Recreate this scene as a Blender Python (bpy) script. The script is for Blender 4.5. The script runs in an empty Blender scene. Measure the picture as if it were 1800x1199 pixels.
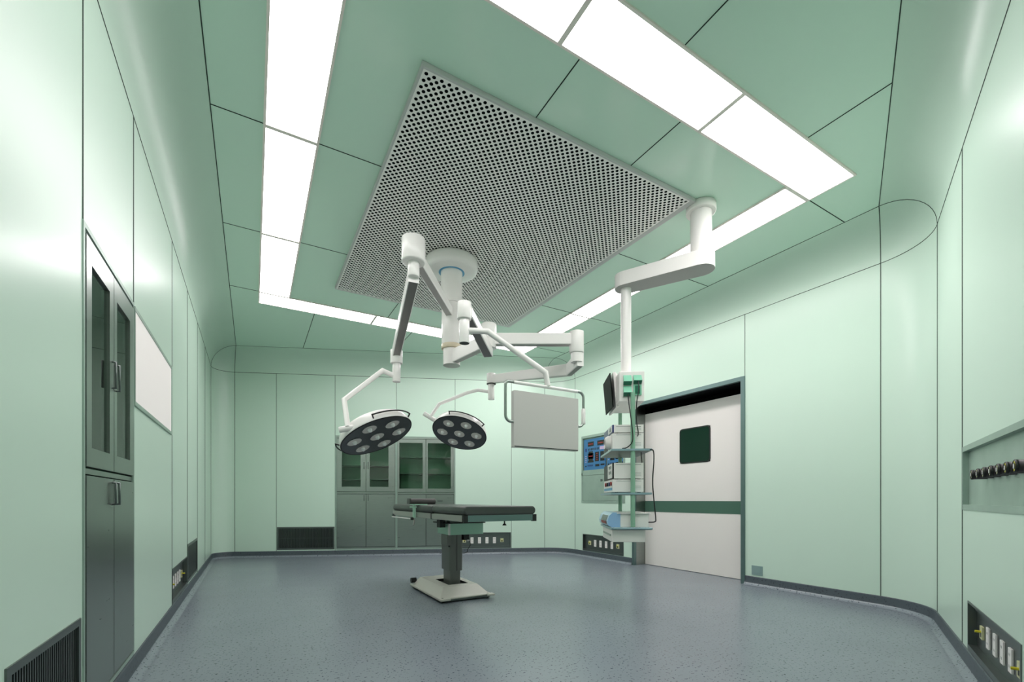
import bpy, math, random
from mathutils import Vector, Matrix
PI = math.pi
S = bpy.context.scene
COL = S.collection
V = Vector
R = math.radians

# ------------------------------------------------------------------ materials
def mat(name, col, rough=0.5, metal=0.0, spec=0.5, emit=None, estr=0.0, alpha=1.0, trans=0.0, coat=0.0):
    m = bpy.data.materials.new(name); m.use_nodes = True
    b = m.node_tree.nodes['Principled BSDF']
    b.inputs['Base Color'].default_value = (*col, 1)
    b.inputs['Roughness'].default_value = rough
    b.inputs['Metallic'].default_value = metal
    b.inputs['Specular IOR Level'].default_value = spec
    b.inputs['Coat Weight'].default_value = coat
    b.inputs['Transmission Weight'].default_value = trans
    if emit:
        b.inputs['Emission Color'].default_value = (*emit, 1)
        b.inputs['Emission Strength'].default_value = estr
    m.diffuse_color = (*col, 1)
    return m

def srgb(r, g, b):
    f = lambda c: ((c/255+0.055)/1.055)**2.4 if c > 10 else c/255/12.92
    return (f(r), f(g), f(b))

def noise_mix(m, c1, c2, scale, lo, hi, stretch=None, detail=3, rough_var=None):
    nt = m.node_tree; b = nt.nodes['Principled BSDF']
    tc = nt.nodes.new('ShaderNodeTexCoord'); mp = nt.nodes.new('ShaderNodeMapping')
    n = nt.nodes.new('ShaderNodeTexNoise'); r = nt.nodes.new('ShaderNodeValToRGB')
    nt.links.new(tc.outputs['Object'], mp.inputs['Vector']); nt.links.new(mp.outputs[0], n.inputs['Vector'])
    if stretch: mp.inputs['Scale'].default_value = stretch
    n.inputs['Scale'].default_value = scale; n.inputs['Detail'].default_value = detail
    r.color_ramp.elements[0].position = lo; r.color_ramp.elements[0].color = (*c1, 1)
    r.color_ramp.elements[1].position = hi; r.color_ramp.elements[1].color = (*c2, 1)
    nt.links.new(n.outputs['Fac'], r.inputs['Fac']); nt.links.new(r.outputs['Color'], b.inputs['Base Color'])
    if rough_var:
        mr = nt.nodes.new('ShaderNodeMapRange')
        mr.inputs['To Min'].default_value, mr.inputs['To Max'].default_value = rough_var
        nt.links.new(n.outputs['Fac'], mr.inputs['Value']); nt.links.new(mr.outputs[0], b.inputs['Roughness'])
    return m

WALL = mat('green_enamel_panel', (0.615, 0.775, 0.662), 0.30, 0, 0.42)
CEIL = mat('green_enamel_ceiling', (0.655, 0.855, 0.725), 0.17, 0, 0.5)
SEAM = mat('dark_sealant', (0.012, 0.035, 0.022), 0.7)
def vinyl(name, c1, c2, fl, rough):
    m = mat(name, c1, rough, 0, 0.5)
    nt = m.node_tree; b = nt.nodes['Principled BSDF']
    tc = nt.nodes.new('ShaderNodeTexCoord')
    n1 = nt.nodes.new('ShaderNodeTexNoise'); n1.inputs['Scale'].default_value = 2.2; n1.inputs['Detail'].default_value = 4
    n2 = nt.nodes.new('ShaderNodeTexNoise'); n2.inputs['Scale'].default_value = 62; n2.inputs['Detail'].default_value = 2
    mix = nt.nodes.new('ShaderNodeMix'); mix.data_type = 'RGBA'
    mix.inputs['A'].default_value = (*c1, 1); mix.inputs['B'].default_value = (*c2, 1)
    r = nt.nodes.new('ShaderNodeValToRGB')
    r.color_ramp.elements[0].position = .33; r.color_ramp.elements[0].color = (0, 0, 0, 1)
    r.color_ramp.elements[1].position = .39; r.color_ramp.elements[1].color = (1, 1, 1, 1)
    mix2 = nt.nodes.new('ShaderNodeMix'); mix2.data_type = 'RGBA'
    mix2.inputs['A'].default_value = (*fl, 1)
    L = nt.links.new
    L(tc.outputs['Object'], n1.inputs['Vector']); L(tc.outputs['Object'], n2.inputs['Vector'])
    L(n1.outputs['Fac'], mix.inputs['Factor']); L(n2.outputs['Fac'], r.inputs['Fac'])
    L(r.outputs['Color'], mix2.inputs['Factor']); L(mix.outputs['Result'], mix2.inputs['B'])
    L(mix2.outputs['Result'], b.inputs['Base Color'])
    return m
FLOOR = vinyl('speckled_vinyl', (0.190, 0.218, 0.250), (0.225, 0.255, 0.290), (0.05, 0.065, 0.09), 0.27)
BASE = vinyl('speckled_vinyl_upstand', (0.058, 0.074, 0.090), (0.076, 0.094, 0.112), (0.03, 0.035, 0.05), 0.42)
STEEL = noise_mix(mat('brushed_stainless', (0.4, 0.45, 0.42), 0.30, 1.0), (0.345, 0.375, 0.355), (0.375, 0.405, 0.385), 6, .3, .7, (1, 1, 14), 5, (0.24, 0.36))
STEELD = mat('dark_stainless', (0.17, 0.19, 0.185), 0.34, 0.9)
STEELG = noise_mix(mat('satin_steel_panel', (0.42, 0.55, 0.48), 0.4, 0.45), (0.33, 0.43, 0.375), (0.39, 0.50, 0.435), 5, .3, .7, None, 4)
FRAMET = mat('teal_steel_frame', (0.16, 0.24, 0.235), 0.35, 0.7)
DOORW = mat('off_white_laminate', (0.84, 0.80, 0.765), 0.34, 0, 0.5)
BANDG = mat('dark_green_band', (0.068, 0.150, 0.108), 0.35)
DGLASS = mat('dark_green_glass', (0.006, 0.03, 0.018), 0.08, 0, 0.5)
BLACK = mat('black_rubber', (0.006, 0.007, 0.007), 0.45)
VOID = mat('dark_void', (0.003, 0.004, 0.004), 0.9, 0, 0.1)  # near-black colour stands in for the shade inside recesses and gaps
DARKIN = mat('cabinet_inside', (0.44, 0.62, 0.51), 0.5)
WHITE = mat('white_enamel', (0.92, 0.885, 0.865), 0.25, 0, 0.5)
WHITEM = mat('white_plastic', (0.86, 0.83, 0.80), 0.35)
GREYF = mat('perforated_white_steel', (0.93, 0.90, 0.875), 0.35, 0.0)
CREAM = mat('cream_ring', (0.72, 0.62, 0.46), 0.4)
BLUE = mat('blue_ring', (0.10, 0.36, 0.60), 0.4)
LFRAME = mat('light_frame', (0.90, 0.82, 0.77), 0.4)
DIFF = mat('light_diffuser', (0.9, 0.9, 0.9), 0.5, emit=(1.0, 0.94, 0.955), estr=6.5)
DIFFL = mat('light_diffuser_dimmed', (0.9, 0.9, 0.9), 0.5, emit=(1.0, 0.94, 0.955), estr=3.4)
LAMPF = mat('lamp_face', (0.060, 0.068, 0.076), 0.35)
REFL = mat('lamp_reflector', (0.80, 0.74, 0.70), 0.4, 0.0)
BULB = mat('lamp_bulb_glass', (0.98, 0.97, 0.96), 0.3)
PAD = mat('dark_grey_vinyl_pad', (0.058, 0.064, 0.060), 0.36, 0, 0.5)
PILLOWM = mat('grey_vinyl', (0.075, 0.072, 0.07), 0.5)
RAIL = mat('light_grey_rail', (0.36, 0.35, 0.33), 0.35, 0.5)
TBASE = mat('warm_grey_cover', (0.62, 0.59, 0.54), 0.36)
TCOL = mat('table_column_steel', (0.165, 0.165, 0.155), 0.30, 0.3)
MINT = mat('mint_satin_metal', (0.40, 0.66, 0.51), 0.3, 0.1)
MINTD = mat('mint_tube', (0.26, 0.47, 0.34), 0.25, 0.1)
SOCKG = mat('bright_green_plastic', (0.24, 0.60, 0.42), 0.35)
SOCKD = mat('deep_green_plastic', (0.02, 0.16, 0.09), 0.4)
SHELF = mat('blue_grey_shelf', (0.27, 0.40, 0.44), 0.3, 0.2)
SHELFU = mat('grey_shelf_underside', (0.30, 0.31, 0.30), 0.4)
NAVY = mat('navy_fascia', (0.012, 0.022, 0.14), 0.3)
BLUEP = mat('light_blue_plastic', (0.30, 0.50, 0.76), 0.3)
SKYP = mat('pale_blue_plastic', (0.50, 0.72, 0.86), 0.3)
CTLB = mat('control_blue', (0.040, 0.17, 0.36), 0.35)
CTLK = mat('display_black', (0.008, 0.007, 0.01), 0.2)
REDM = mat('red_digit', (0.30, 0.012, 0.01), 0.4)
PINKM = mat('pink_label', (0.55, 0.42, 0.60), 0.5)
YEL = mat('yellow_plastic', (0.62, 0.56, 0.03), 0.35)
YELP = mat('pale_yellow_plastic', (0.62, 0.62, 0.36), 0.4)
BROWN = mat('dark_brown_plastic', (0.028, 0.022, 0.024), 0.4)
FILMW = mat('film_viewer_panel', (0.84, 0.79, 0.77), 0.6, 0, 0.2, emit=(1, .96, .94), estr=.07)
MONW = mat('monitor_grey', (0.56, 0.54, 0.52), 0.32)
SCREEN = mat('black_screen', (0.006, 0.009, 0.008), 0.5, 0, 0.03)
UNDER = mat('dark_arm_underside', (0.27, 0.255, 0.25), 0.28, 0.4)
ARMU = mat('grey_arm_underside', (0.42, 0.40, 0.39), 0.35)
PLATE = mat('teal_grey_plate', (0.27, 0.39, 0.38), 0.35, 0.2)
EDGE = mat('grey_edge', (0.55, 0.55, 0.54), 0.4)
def glass_mat():
    m = bpy.data.materials.new('cabinet_glass'); m.use_nodes = True
    nt = m.node_tree; nt.nodes.clear()
    o = nt.nodes.new('ShaderNodeOutputMaterial'); mx = nt.nodes.new('ShaderNodeMixShader')
    t = nt.nodes.new('ShaderNodeBsdfTransparent'); g = nt.nodes.new('ShaderNodeBsdfGlossy')
    t.inputs['Color'].default_value = (0.74, 0.86, 0.78, 1); g.inputs['Roughness'].default_value = 0.03
    f = nt.nodes.new('ShaderNodeFresnel'); f.inputs['IOR'].default_value = 1.5
    nt.links.new(f.outputs[0], mx.inputs[0]); nt.links.new(t.outputs[0], mx.inputs[1]); nt.links.new(g.outputs[0], mx.inputs[2])
    nt.links.new(mx.outputs[0], o.inputs['Surface'])
    return m
GLASS = glass_mat()

# ------------------------------------------------------------------ mesh builder
class MB:
    """collects shapes; every coordinate goes through the current frame M into world space"""
    def __init__(s, M=None):
        s.v = []; s.f = []; s.mi = []; s.sm = []; s.mats = []; s.M = M or Matrix()
    def slot(s, m):
        if m not in s.mats: s.mats.append(m)
        return s.mats.index(m)
    def add(s, vs, fs, m, smooth=False):
        o = len(s.v); s.v += [s.M @ V(p) for p in vs]; k = s.slot(m)
        for f in fs: s.f.append([i+o for i in f]); s.mi.append(k); s.sm.append(smooth)
        return s
    def box(s, x0, x1, y0, y1, z0, z1, m):
        vs = [(x, y, z) for x in (x0, x1) for y in (y0, y1) for z in (z0, z1)]
        return s.add(vs, [(0, 1, 3, 2), (4, 6, 7, 5), (0, 4, 5, 1), (2, 3, 7, 6), (0, 2, 6, 4), (1, 5, 7, 3)], m)
    def rbox(s, x0, x1, y0, y1, z0, z1, r, m, axis='z', n=5, inset=0.0):
        """box with edges along one axis rounded"""
        def rr(a0, a1, b0, b1, rad):
            out = []
            for cx, cy, a in ((a1-rad, b1-rad, 0), (a0+rad, b1-rad, 90), (a0+rad, b0+rad, 180), (a1-rad, b0+rad, 270)):
                for k in range(n+1):
                    t = R(a+90*k/n); out.append((cx+rad*math.cos(t), cy+rad*math.sin(t)))
            return out
        if axis == 'z': pts = rr(x0, x1, y0, y1, r); A = [(p[0], p[1], z0) for p in pts]; B = [(p[0], p[1], z1) for p in pts]
        elif axis == 'y': pts = rr(x0, x1, z0, z1, r); A = [(p[0], y0, p[1]) for p in pts]; B = [(p[0], y1, p[1]) for p in pts]
        else: pts = rr(y0, y1, z0, z1, r); A = [(x0, p[0], p[1]) for p in pts]; B = [(x1, p[0], p[1]) for p in pts]
        N = len(pts)
        s.add(A+B, [(i, (i+1) % N, N+(i+1) % N, N+i) for i in range(N)], m, True)
        s.add(A, [tuple(range(N))], m); s.add(B, [tuple(range(N))], m)
        return s
    def prism(s, pts, z0, z1, m, m2=None):
        N = len(pts); A = [(p[0], p[1], z0) for p in pts]; B = [(p[0], p[1], z1) for p in pts]
        s.add(A+B, [(i, (i+1) % N, N+(i+1) % N, N+i) for i in range(N)], m)
        s.add(A, [tuple(range(N))], m2 or m); s.add(B, [tuple(range(N))], m)
        return s
    def lathe(s, prof, c, axis, m, n=32, smooth=True):
        """prof: (radius, distance along axis)"""
        c = V(c); a = V(axis).normalized()
        e = a.orthogonal().normalized(); g = a.cross(e)
        vs = []; fs = []
        for r, h in prof:
            for k in range(n):
                t = 2*PI*k/n; vs.append(c+a*h+(e*math.cos(t)+g*math.sin(t))*max(r, 1e-5))
        for j in range(len(prof)-1):
            for k in range(n):
                fs.append((j*n+k, j*n+(k+1) % n, (j+1)*n+(k+1) % n, (j+1)*n+k))
        return s.add(vs, fs, m, smooth)
    def cyl(s, p, q, r, m, n=28, r2=None, bev=0.0, capm=None):
        p, q = V(p), V(q); d = q-p; L = d.length; r2 = r if r2 is None else r2
        b = bev
        if b: pr = [(r-b, 0), (r-b*.3, b*.3), (r, b), (r2, L-b), (r2-b*.3, L-b*.3), (r2-b, L)]
        else: pr = [(r, 0), (r2, L)]
        s.lathe(pr, p, d, m, n)
        s.lathe([(0, 0), (r-b, 0)], p, d, capm or m, n, False); s.lathe([(r2-b, L), (0, L)], p, d, capm or m, n, False)
        return s
    def tube(s, pts, r, m, n=12, caps=True):
        pts = [V(p) for p in pts]; N = len(pts); rings = []
        t0 = (pts[1]-pts[0]).normalized(); up = t0.orthogonal().normalized()
        for i, p in enumerate(pts):
            a = (pts[i]-pts[i-1]).normalized() if i else t0
            b = (pts[i+1]-pts[i]).normalized() if i < N-1 else a
            t = (a+b).normalized() if (a+b).length > 1e-6 else a
            up = (up-t*up.dot(t)).normalized(); g = t.cross(up)
            k = 1/max(0.35, t.dot(b))
            ring = []
            for j in range(n):
                w = 2*PI*j/n; o = up*math.cos(w)+g*math.sin(w)
                # mitre
                bend = (b-a)
                if bend.length > 1e-4:
                    bd = bend.normalized(); o = o+bd*o.dot(bd)*(k-1)
                ring.append(p+o*r)
            rings += ring
        fs = [(i*n+j, i*n+(j+1) % n, (i+1)*n+(j+1) % n, (i+1)*n+j) for i in range(N-1) for j in range(n)]
        s.add(rings, fs, m, True)
        if caps: s.add(rings[:n], [tuple(range(n))], m); s.add(rings[-n:], [tuple(range(n))], m)
        return s
    def beam(s, p, q, w, h, m, w2=None, h2=None, r=0.008, um=None):
        """box-section arm from p to q; w across, h vertical (p,q on its axis)"""
        p, q = V(p), V(q); t = (q-p).normalized(); side = t.cross(V((0, 0, 1))).normalized(); up = side.cross(t)
        up = V((0, 0, 1)) if abs(t.z) < .6 else up
        w2 = w2 or w; h2 = h2 or h
        def ring(c, w, h):
            o = []
            for a, b in ((1, 1), (-1, 1), (-1, -1), (1, -1)):
                for k in range(4):
                    ang = {(1, 1): 0, (-1, 1): 90, (-1, -1): 180, (1, -1): 270}[(a, b)]+30*k
                    o.append(c+side*(a*(w/2-r)+r*math.cos(R(ang)))+up*(b*(h/2-r)+r*math.sin(R(ang))))
            return o
        A = ring(p, w, h); B = ring(q, w2, h2); N = len(A)
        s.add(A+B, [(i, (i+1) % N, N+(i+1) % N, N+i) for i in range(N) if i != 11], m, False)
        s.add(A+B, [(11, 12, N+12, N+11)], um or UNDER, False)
        s.add(A, [tuple(range(N))], m); s.add(B, [tuple(range(N))], m)
        return s
    def build(s, name, parent=None, bevel=0.0, shade_auto=False):
        me = bpy.data.meshes.new(name)
        Pi = PW[parent.name].inverted() if parent is not None else Matrix()
        me.from_pydata([tuple(Pi @ p) for p in s.v], [], s.f)
        for m in s.mats: me.materials.append(m)
        me.polygons.foreach_set('material_index', s.mi); me.polygons.foreach_set('use_smooth', s.sm)
        me.update()
        import bmesh as bm_
        b = bm_.new(); b.from_mesh(me)
        bm_.ops.remove_doubles(b, verts=b.verts, dist=1e-5) if bevel else None
        bm_.ops.recalc_face_normals(b, faces=b.faces) if bevel else None
        b.to_mesh(me); b.free()
        o = bpy.data.objects.new(name, me); COL.objects.link(o)
        if parent is not None: o.parent = parent; PW[o.name] = PW[parent.name]
        else: PW[o.name] = Matrix()
        if bevel:
            md = o.modifiers.new('bevel', 'BEVEL'); md.width = bevel; md.segments = 2; md.limit_method = 'ANGLE'
        return o
PW = {}
def thing(name, label, cat, loc=(0, 0, 0), rz=0, group=None):
    o = bpy.data.objects.new(name, None); COL.objects.link(o); o.empty_display_size = .1
    o.location = loc; o.rotation_euler = (0, 0, rz)
    o['label'] = label; o['category'] = cat
    if group: o['group'] = group
    PW[o.name] = Matrix.Translation(V(loc)) @ Matrix.Rotation(rz, 4, 'Z')
    return o
def tag(o, label, cat, group=None):
    o['label'] = label; o['category'] = cat
    if group: o['group'] = group
    return o
def struct(o):
    o['kind'] = 'structure'; return o
def plabel(o, l): o['label'] = l; return o
def copy_tree(o, M, parent=None):
    c = o.copy(); COL.objects.link(c)
    if parent is None:
        c.location = M.to_translation(); c.rotation_euler = M.to_euler(); PW[c.name] = M
    else: c.parent = parent; PW[c.name] = PW[parent.name]
    for ch in [x for x in o.children]: copy_tree(ch, M, c)
    return c

# ------------------------------------------------------------------ room plan (metres)
ZC, ZT, RC, TL = 3.05, 3.38, 0.34, 0.34       # cove start, ceiling, cove width, corner tangent
VX = [V((-.565, -.845)), V((-.565, 8.805)), V((4.825, 6.517)), V((4.825, 1.477))]
NAMES = ['left', 'back', 'right', 'front']
WL = []
for i in range(4):
    a, b = VX[i], VX[(i+1) % 4]; u = (b-a).normalized(); L = (b-a).length
    n = V((u.y, -u.x))                       # into the room (clockwise plan)
    WL.append((a, u, n, L))
def wmat(i, s0=0.0, z0=0.0, out=0.0):
    """frame on wall i: x along the wall to the right, y into the wall, z up"""
    a, u, n, L = WL[i]; p = a+u*s0-n*out
    return Matrix(((u.x, -n.x, 0, p.x), (u.y, -n.y, 0, p.y), (0, 0, 1, z0), (0, 0, 0, 1)))
def wrot(i):
    u = WL[i][1]; return math.atan2(u.y, u.x)
def corner(i):      # corner at the end of wall i: apex of ceiling offset lines, fillet arc points and normals
    a, u, n, L = WL[i]; b, u2, n2, L2 = WL[(i+1) % 4]; v = b
    th = math.acos(max(-1, min(1, u.dot(u2)))); half = (PI-th)/2
    r = TL*math.tan(half); c = v-u*TL+n*r
    N = 14; P = []; Nn = []
    for k in range(N+1):
        t = th*k/N
        nn = n*math.cos(t)+(-u)*math.sin(t)
        Nn.append(nn); P.append(c-nn*r)
    m = (n+n2); apex = v+m*(RC/(1+n.dot(n2)))
    return P, Nn, apex
CR = [corner(i) for i in range(4)]
APEX = [CR[i][2] for i in range(4)]
NQ = 12
def prof(P, C):
    out = []
    for k in range(NQ+1):
        t = PI/2*k/NQ; h = 1-math.cos(t)
        q = P+(C-P)*h; out.append(V((q.x, q.y, ZC+(ZT-ZC)*math.sin(t))))
    return out
OPEN = {0: [], 1: [], 2: [], 3: []}
OPEN[0] = [(1.69, 2.285, .12, .505), (2.322, 3.162, .115, 2.02), (4.53, 5.49, .105, .39), (5.53, 6.43, .12, .505)]
OPEN = {0: [(a+.845, b+.845, c, d) for a, b, c, d in OPEN[0]],
        1: [(.997, 1.914, .12, .50), (1.934, 2.928, .115, 2.035), (2.937, 3.929, .115, 2.035), (3.935, 4.908, .105, .38)],
        2: [(.517, 1.541, .90, 2.02), (.549, 1.511, .105, .38), (1.696, 3.435, -.01, 2.352)],
        3: [(1.281, 2.91, .893, 1.263), (1.425, 2.40, .105, .38)]}
SEAMS = {0: [2.318+.845, 3.166+.845, 4.52+.845, 5.51+.845, 6.46+.845, 7.42+.845, 1.30+.845],
         1: [.988, 1.924, 2.932, 3.931, 4.918], 2: [], 3: [1.262, 2.95, 3.9]}
for i in range(4):
    a, u, n, L = WL[i]; b = MB()
    M = wmat(i); b.M = M
    xs = sorted({TL, L-TL}|{o[0] for o in OPEN[i]}|{o[1] for o in OPEN[i]})
    zs = sorted({0, ZC}|{max(0, o[2]) for o in OPEN[i]}|{o[3] for o in OPEN[i]})
    for x0, x1 in zip(xs, xs[1:]):
        for z0, z1 in zip(zs, zs[1:]):
            cx, cz = (x0+x1)/2, (z0+z1)/2
            if any(o[0] < cx < o[1] and o[2] < cz < o[3] for o in OPEN[i]): continue
            b.add([(x0, 0, z0), (x1, 0, z0), (x1, 0, z1), (x0, 0, z1)], [(0, 1, 2, 3)], WALL)
    # cove
    b.M = Matrix()
    P0 = CR[(i-1) % 4][0][-1]; P1 = CR[i][0][0]
    A = prof(P0, APEX[(i-1) % 4]); B = prof(P1, APEX[i])
    b.add(A+B, [(k, k+1, NQ+2+k, NQ+1+k) for k in range(NQ)], WALL, True)
    # rounded corner at the end of the wall: upright fillet and domed cap
    P, Nn, ap = CR[i]; N = len(P)
    b.add([(p.x, p.y, 0) for p in P]+[(p.x, p.y, ZC) for p in P], [(k, k+1, N+k+1, N+k) for k in range(N-1)], WALL, True)
    G = []
    for p in P: G += prof(p, ap)
    q = NQ+1
    b.add(G, [(k*q+j, (k+1)*q+j, (k+1)*q+j+1, k*q+j+1) for k in range(N-1) for j in range(NQ)], WALL, True)
    # sealant joints
    sr = .0032
    def J(pts): b.tube(pts, sr, SEAM, 5, False)
    J([V((P0.x, P0.y, ZC)), V((P1.x, P1.y, ZC))]); J([V((p.x, p.y, ZC)) for p in P])
    J(prof(P1, ap)); J(prof(P[-1], ap))
    J([V((P1.x, P1.y, .1)), V((P1.x, P1.y, ZC))]); J([V((P[-1].x, P[-1].y, .1)), V((P[-1].x, P[-1].y, ZC))])
    J([V((*APEX[(i-1) % 4], ZT)), V((*ap, ZT))])
    b.M = M
    for sx in SEAMS[i]:
        segs = [(.1, ZC)]
        for o in OPEN[i]:
            if o[0]-.004 < sx < o[1]+.004:
                ns = []
                for z0, z1 in segs:
                    if z0 < o[2]: ns.append((z0, o[2]))
                    if z1 > o[3]: ns.append((o[3], z1))
                segs = ns
        for z0, z1 in segs:
            if z1-z0 > .05: J([(sx, 0, z0), (sx, 0, z1)])
    if i == 2: J([(3.431, 0, 2.352), (3.431, 0, ZC)]); J([(.404, 0, .1), (.404, 0, .104)])
    struct(b.build('wall_'+NAMES[i]))
# floor (runs a little under the walls and through the doorway)
b = MB()
fl = []
for i in range(4):
    n1 = WL[i-1][2]; n2 = WL[i][2]; fl.append(VX[i]-(n1+n2)*(.35/(1+n1.dot(n2))))
b.add([(p.x, p.y, 0) for p in fl], [(0, 1, 2, 3)], FLOOR)
struct(b.build('floor'))
# ceiling with tile joints
b = MB()
b.add([(p.x, p.y, ZT) for p in APEX], [(0, 1, 2, 3)], CEIL)
LX0, LX1, LX2, LX3 = .060, .392, 3.572, 3.895
LY0, LY1, LY2, LY3 = 1.615, 1.950, 6.000, 6.335
PX0, PX1, PY0, PY1 = .812, 3.088, 2.395, 5.435
def cj(x0, y0, x1, y1): b.tube([(x0, y0, ZT), (x1, y1, ZT)], .0038, SEAM, 5, False)
xl = APEX[0].x; xr = APEX[2].x
for y in (1.95, 3.312, 4.67, 6.0):
    cj(xl, y, LX0, y); cj(LX3, y, xr, y)
    if PY0 < y < PY1: cj(LX1, y, PX0, y); cj(PX1, y, LX2, y)
def yedge(p, q, x): return p.y+(q.y-p.y)*(x-p.x)/(q.x-p.x)
for x in (.70, 2.0, 3.225):
    cj(x, LY3, x, yedge(APEX[0], APEX[1], x)); cj(x, LY0, x, yedge(APEX[3], APEX[2], x))
for x in (1.56, 2.38):
    cj(x, LY1, x, PY0); cj(x, PY1, x, LY2)
struct(b.build('ceiling'))
# upstand of the vinyl floor along every wall
PROF = [(0, .1), (.007, .1), (.009, .092), (.011, .05), (.018, .028), (.032, .010), (.052, .002), (.060, .0015)]
def skirt(b, path):
    N = len(PROF); vs = []
    for p, n in path: vs += [(p.x+n.x*o, p.y+n.y*o, z) for o, z in PROF]
    b.add(vs, [(k*N+j, (k+1)*N+j, (k+1)*N+j+1, k*N+j+1) for k in range(len(path)-1) for j in range(4)], BASE, True)
    b.add(vs, [(k*N+j, (k+1)*N+j, (k+1)*N+j+1, k*N+j+1) for k in range(len(path)-1) for j in range(4, N-1)], FLOOR, True)
for i in range(4):
    a, u, n, L = WL[i]; b = MB()
    runs = [(TL, L-TL)] if i != 2 else [(TL, 1.696), (3.435, L-TL)]
    for s0, s1 in runs: skirt(b, [(a+u*s0, n), (a+u*s1, n)])
    skirt(b, list(zip(CR[i][0], CR[i][1])))
    struct(b.build('baseboard_'+NAMES[i]))

# ------------------------------------------------------------------ sliding door in the right wall
M = wmat(2)
door = bpy.data.objects.new('door_1', None); COL.objects.link(door); struct(door)
p = M @ V((2.56, 0, 0)); door.location = p; door.rotation_euler = (0, 0, wrot(2))
PW[door.name] = Matrix.Translation(p) @ Matrix.Rotation(wrot(2), 4, 'Z')
b = MB(M)
b.box(1.696, 1.741, -.014, .03, 0, 2.352, FRAMET); b.box(3.387, 3.435, -.014, .03, 0, 2.352, FRAMET)
b.box(1.741, 3.387, -.014, .03, 2.305, 2.352, FRAMET)
b.build('door_frame', door, .002)
b = MB(M)
b.box(1.705, 1.741, .03, .205, 0, 2.305, STEEL); b.box(3.387, 3.42, .03, .205, 0, 2.305, STEEL)
b.build('jamb_lining', door)
b = MB(M)
b.box(1.70, 3.43, .03, .40, 2.307, 2.33, VOID); b.box(1.70, 3.43, .38, .40, 0, 2.33, VOID)  # soffit and pocket coloured near-black for the shade above the leaf
b.box(1.695, 1.705, .205, .39, 0, 2.33, VOID); b.box(3.425, 3.435, .205, .39, 0, 2.33, VOID)
b.build('track_recess', door)
# leaf, built as a frame round its window
b = MB(M); y0, y1 = .205, .250
wx0, wx1, wz0, wz1 = 2.371, 2.837, 1.441, 1.902
b.box(1.745, wx0, y0, y1, .936, 2.213, DOORW); b.box(wx1, 3.415, y0, y1, .936, 2.213, DOORW)
b.box(wx0, wx1, y0, y1, .936, wz0, DOORW); b.box(wx0, wx1, y0, y1, wz1, 2.213, DOORW)
b.box(1.745, 3.415, y0, y1, .006, .780, DOORW)
leaf = b.build('door_leaf', door)
plabel(MB(M).box(1.745, 3.415, y0-.003, y1, .780, .936, BANDG).build('band', door), 'dark green horizontal band')
b = MB(M)
b.rbox(wx0-.004, wx1+.004, y0-.006, y0+.004, wz0-.004, wz1+.004, .045, BLACK, 'y')
fr = b.build('window_gasket', leaf)
b = MB(M); b.rbox(wx0+.012, wx1-.012, y0-.008, y0+.0, wz0+.012, wz1-.012, .035, DGLASS, 'y')
b.build('window_pane', leaf)

# ------------------------------------------------------------------ ceiling lights
def ceiling_light(x0, x1, y0, y1, label, dm=DIFF):
    t = thing('ceiling_light', label, 'light', ((x0+x1)/2, (y0+y1)/2, ZT), 0, 'recessed light panels in the ring on the ceiling')
    f = .0145; b = MB(); z0, z1 = ZT-.012, ZT-.001
    b.box(x0, x1, y0, y0+f, z0, z1, LFRAME); b.box(x0, x1, y1-f, y1, z0, z1, LFRAME)
    b.box(x0, x0+f, y0+f, y1-f, z0, z1, LFRAME); b.box(x1-f, x1, y0+f, y1-f, z0, z1, LFRAME)
    b.build('frame', t)
    b = MB(); b.box(x0+f, x1-f, y0+f, y1-f, ZT-.007, z1, dm)
    b.build('diffuser', t)
DX = [LX0, 1.41, 2.537, LX3]
pos = ['left', 'middle', 'right']
for k in range(3):
    ceiling_light(DX[k], DX[k+1], LY0, LY1, ['white ceiling light panel at the left end of the front row',
        'white ceiling light panel in the middle of the front row, the largest in view',
        'white ceiling light panel at the right end of the front row, nearest the rounded corner'][k])
    ceiling_light(DX[k], DX[k+1], LY2, LY3, ['narrow white light panel of the back row, starting in its left corner',
        'narrow white light panel in the middle of the back row, behind the pendant column',
        'narrow white light panel at the right end of the back row'][k])
DY = [LY1, 3.312, 4.67, LY2]
for k in range(3):
    ceiling_light(LX0, LX1, DY[k], DY[k+1], ['white light panel of the left row nearest the camera, cut by the top edge',
        'white light panel in the middle of the left row, beside the perforated panel', 'white light panel at the far end of the left row'][k], DIFFL)
    ceiling_light(LX2, LX3, DY[k], DY[k+1], ['white light panel of the right row behind the equipment pendant column',
        'white light panel in the middle of the right row, behind the equipment pendant arm', 'white light panel at the far end of the right row, above the swivel joint'][k])

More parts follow.
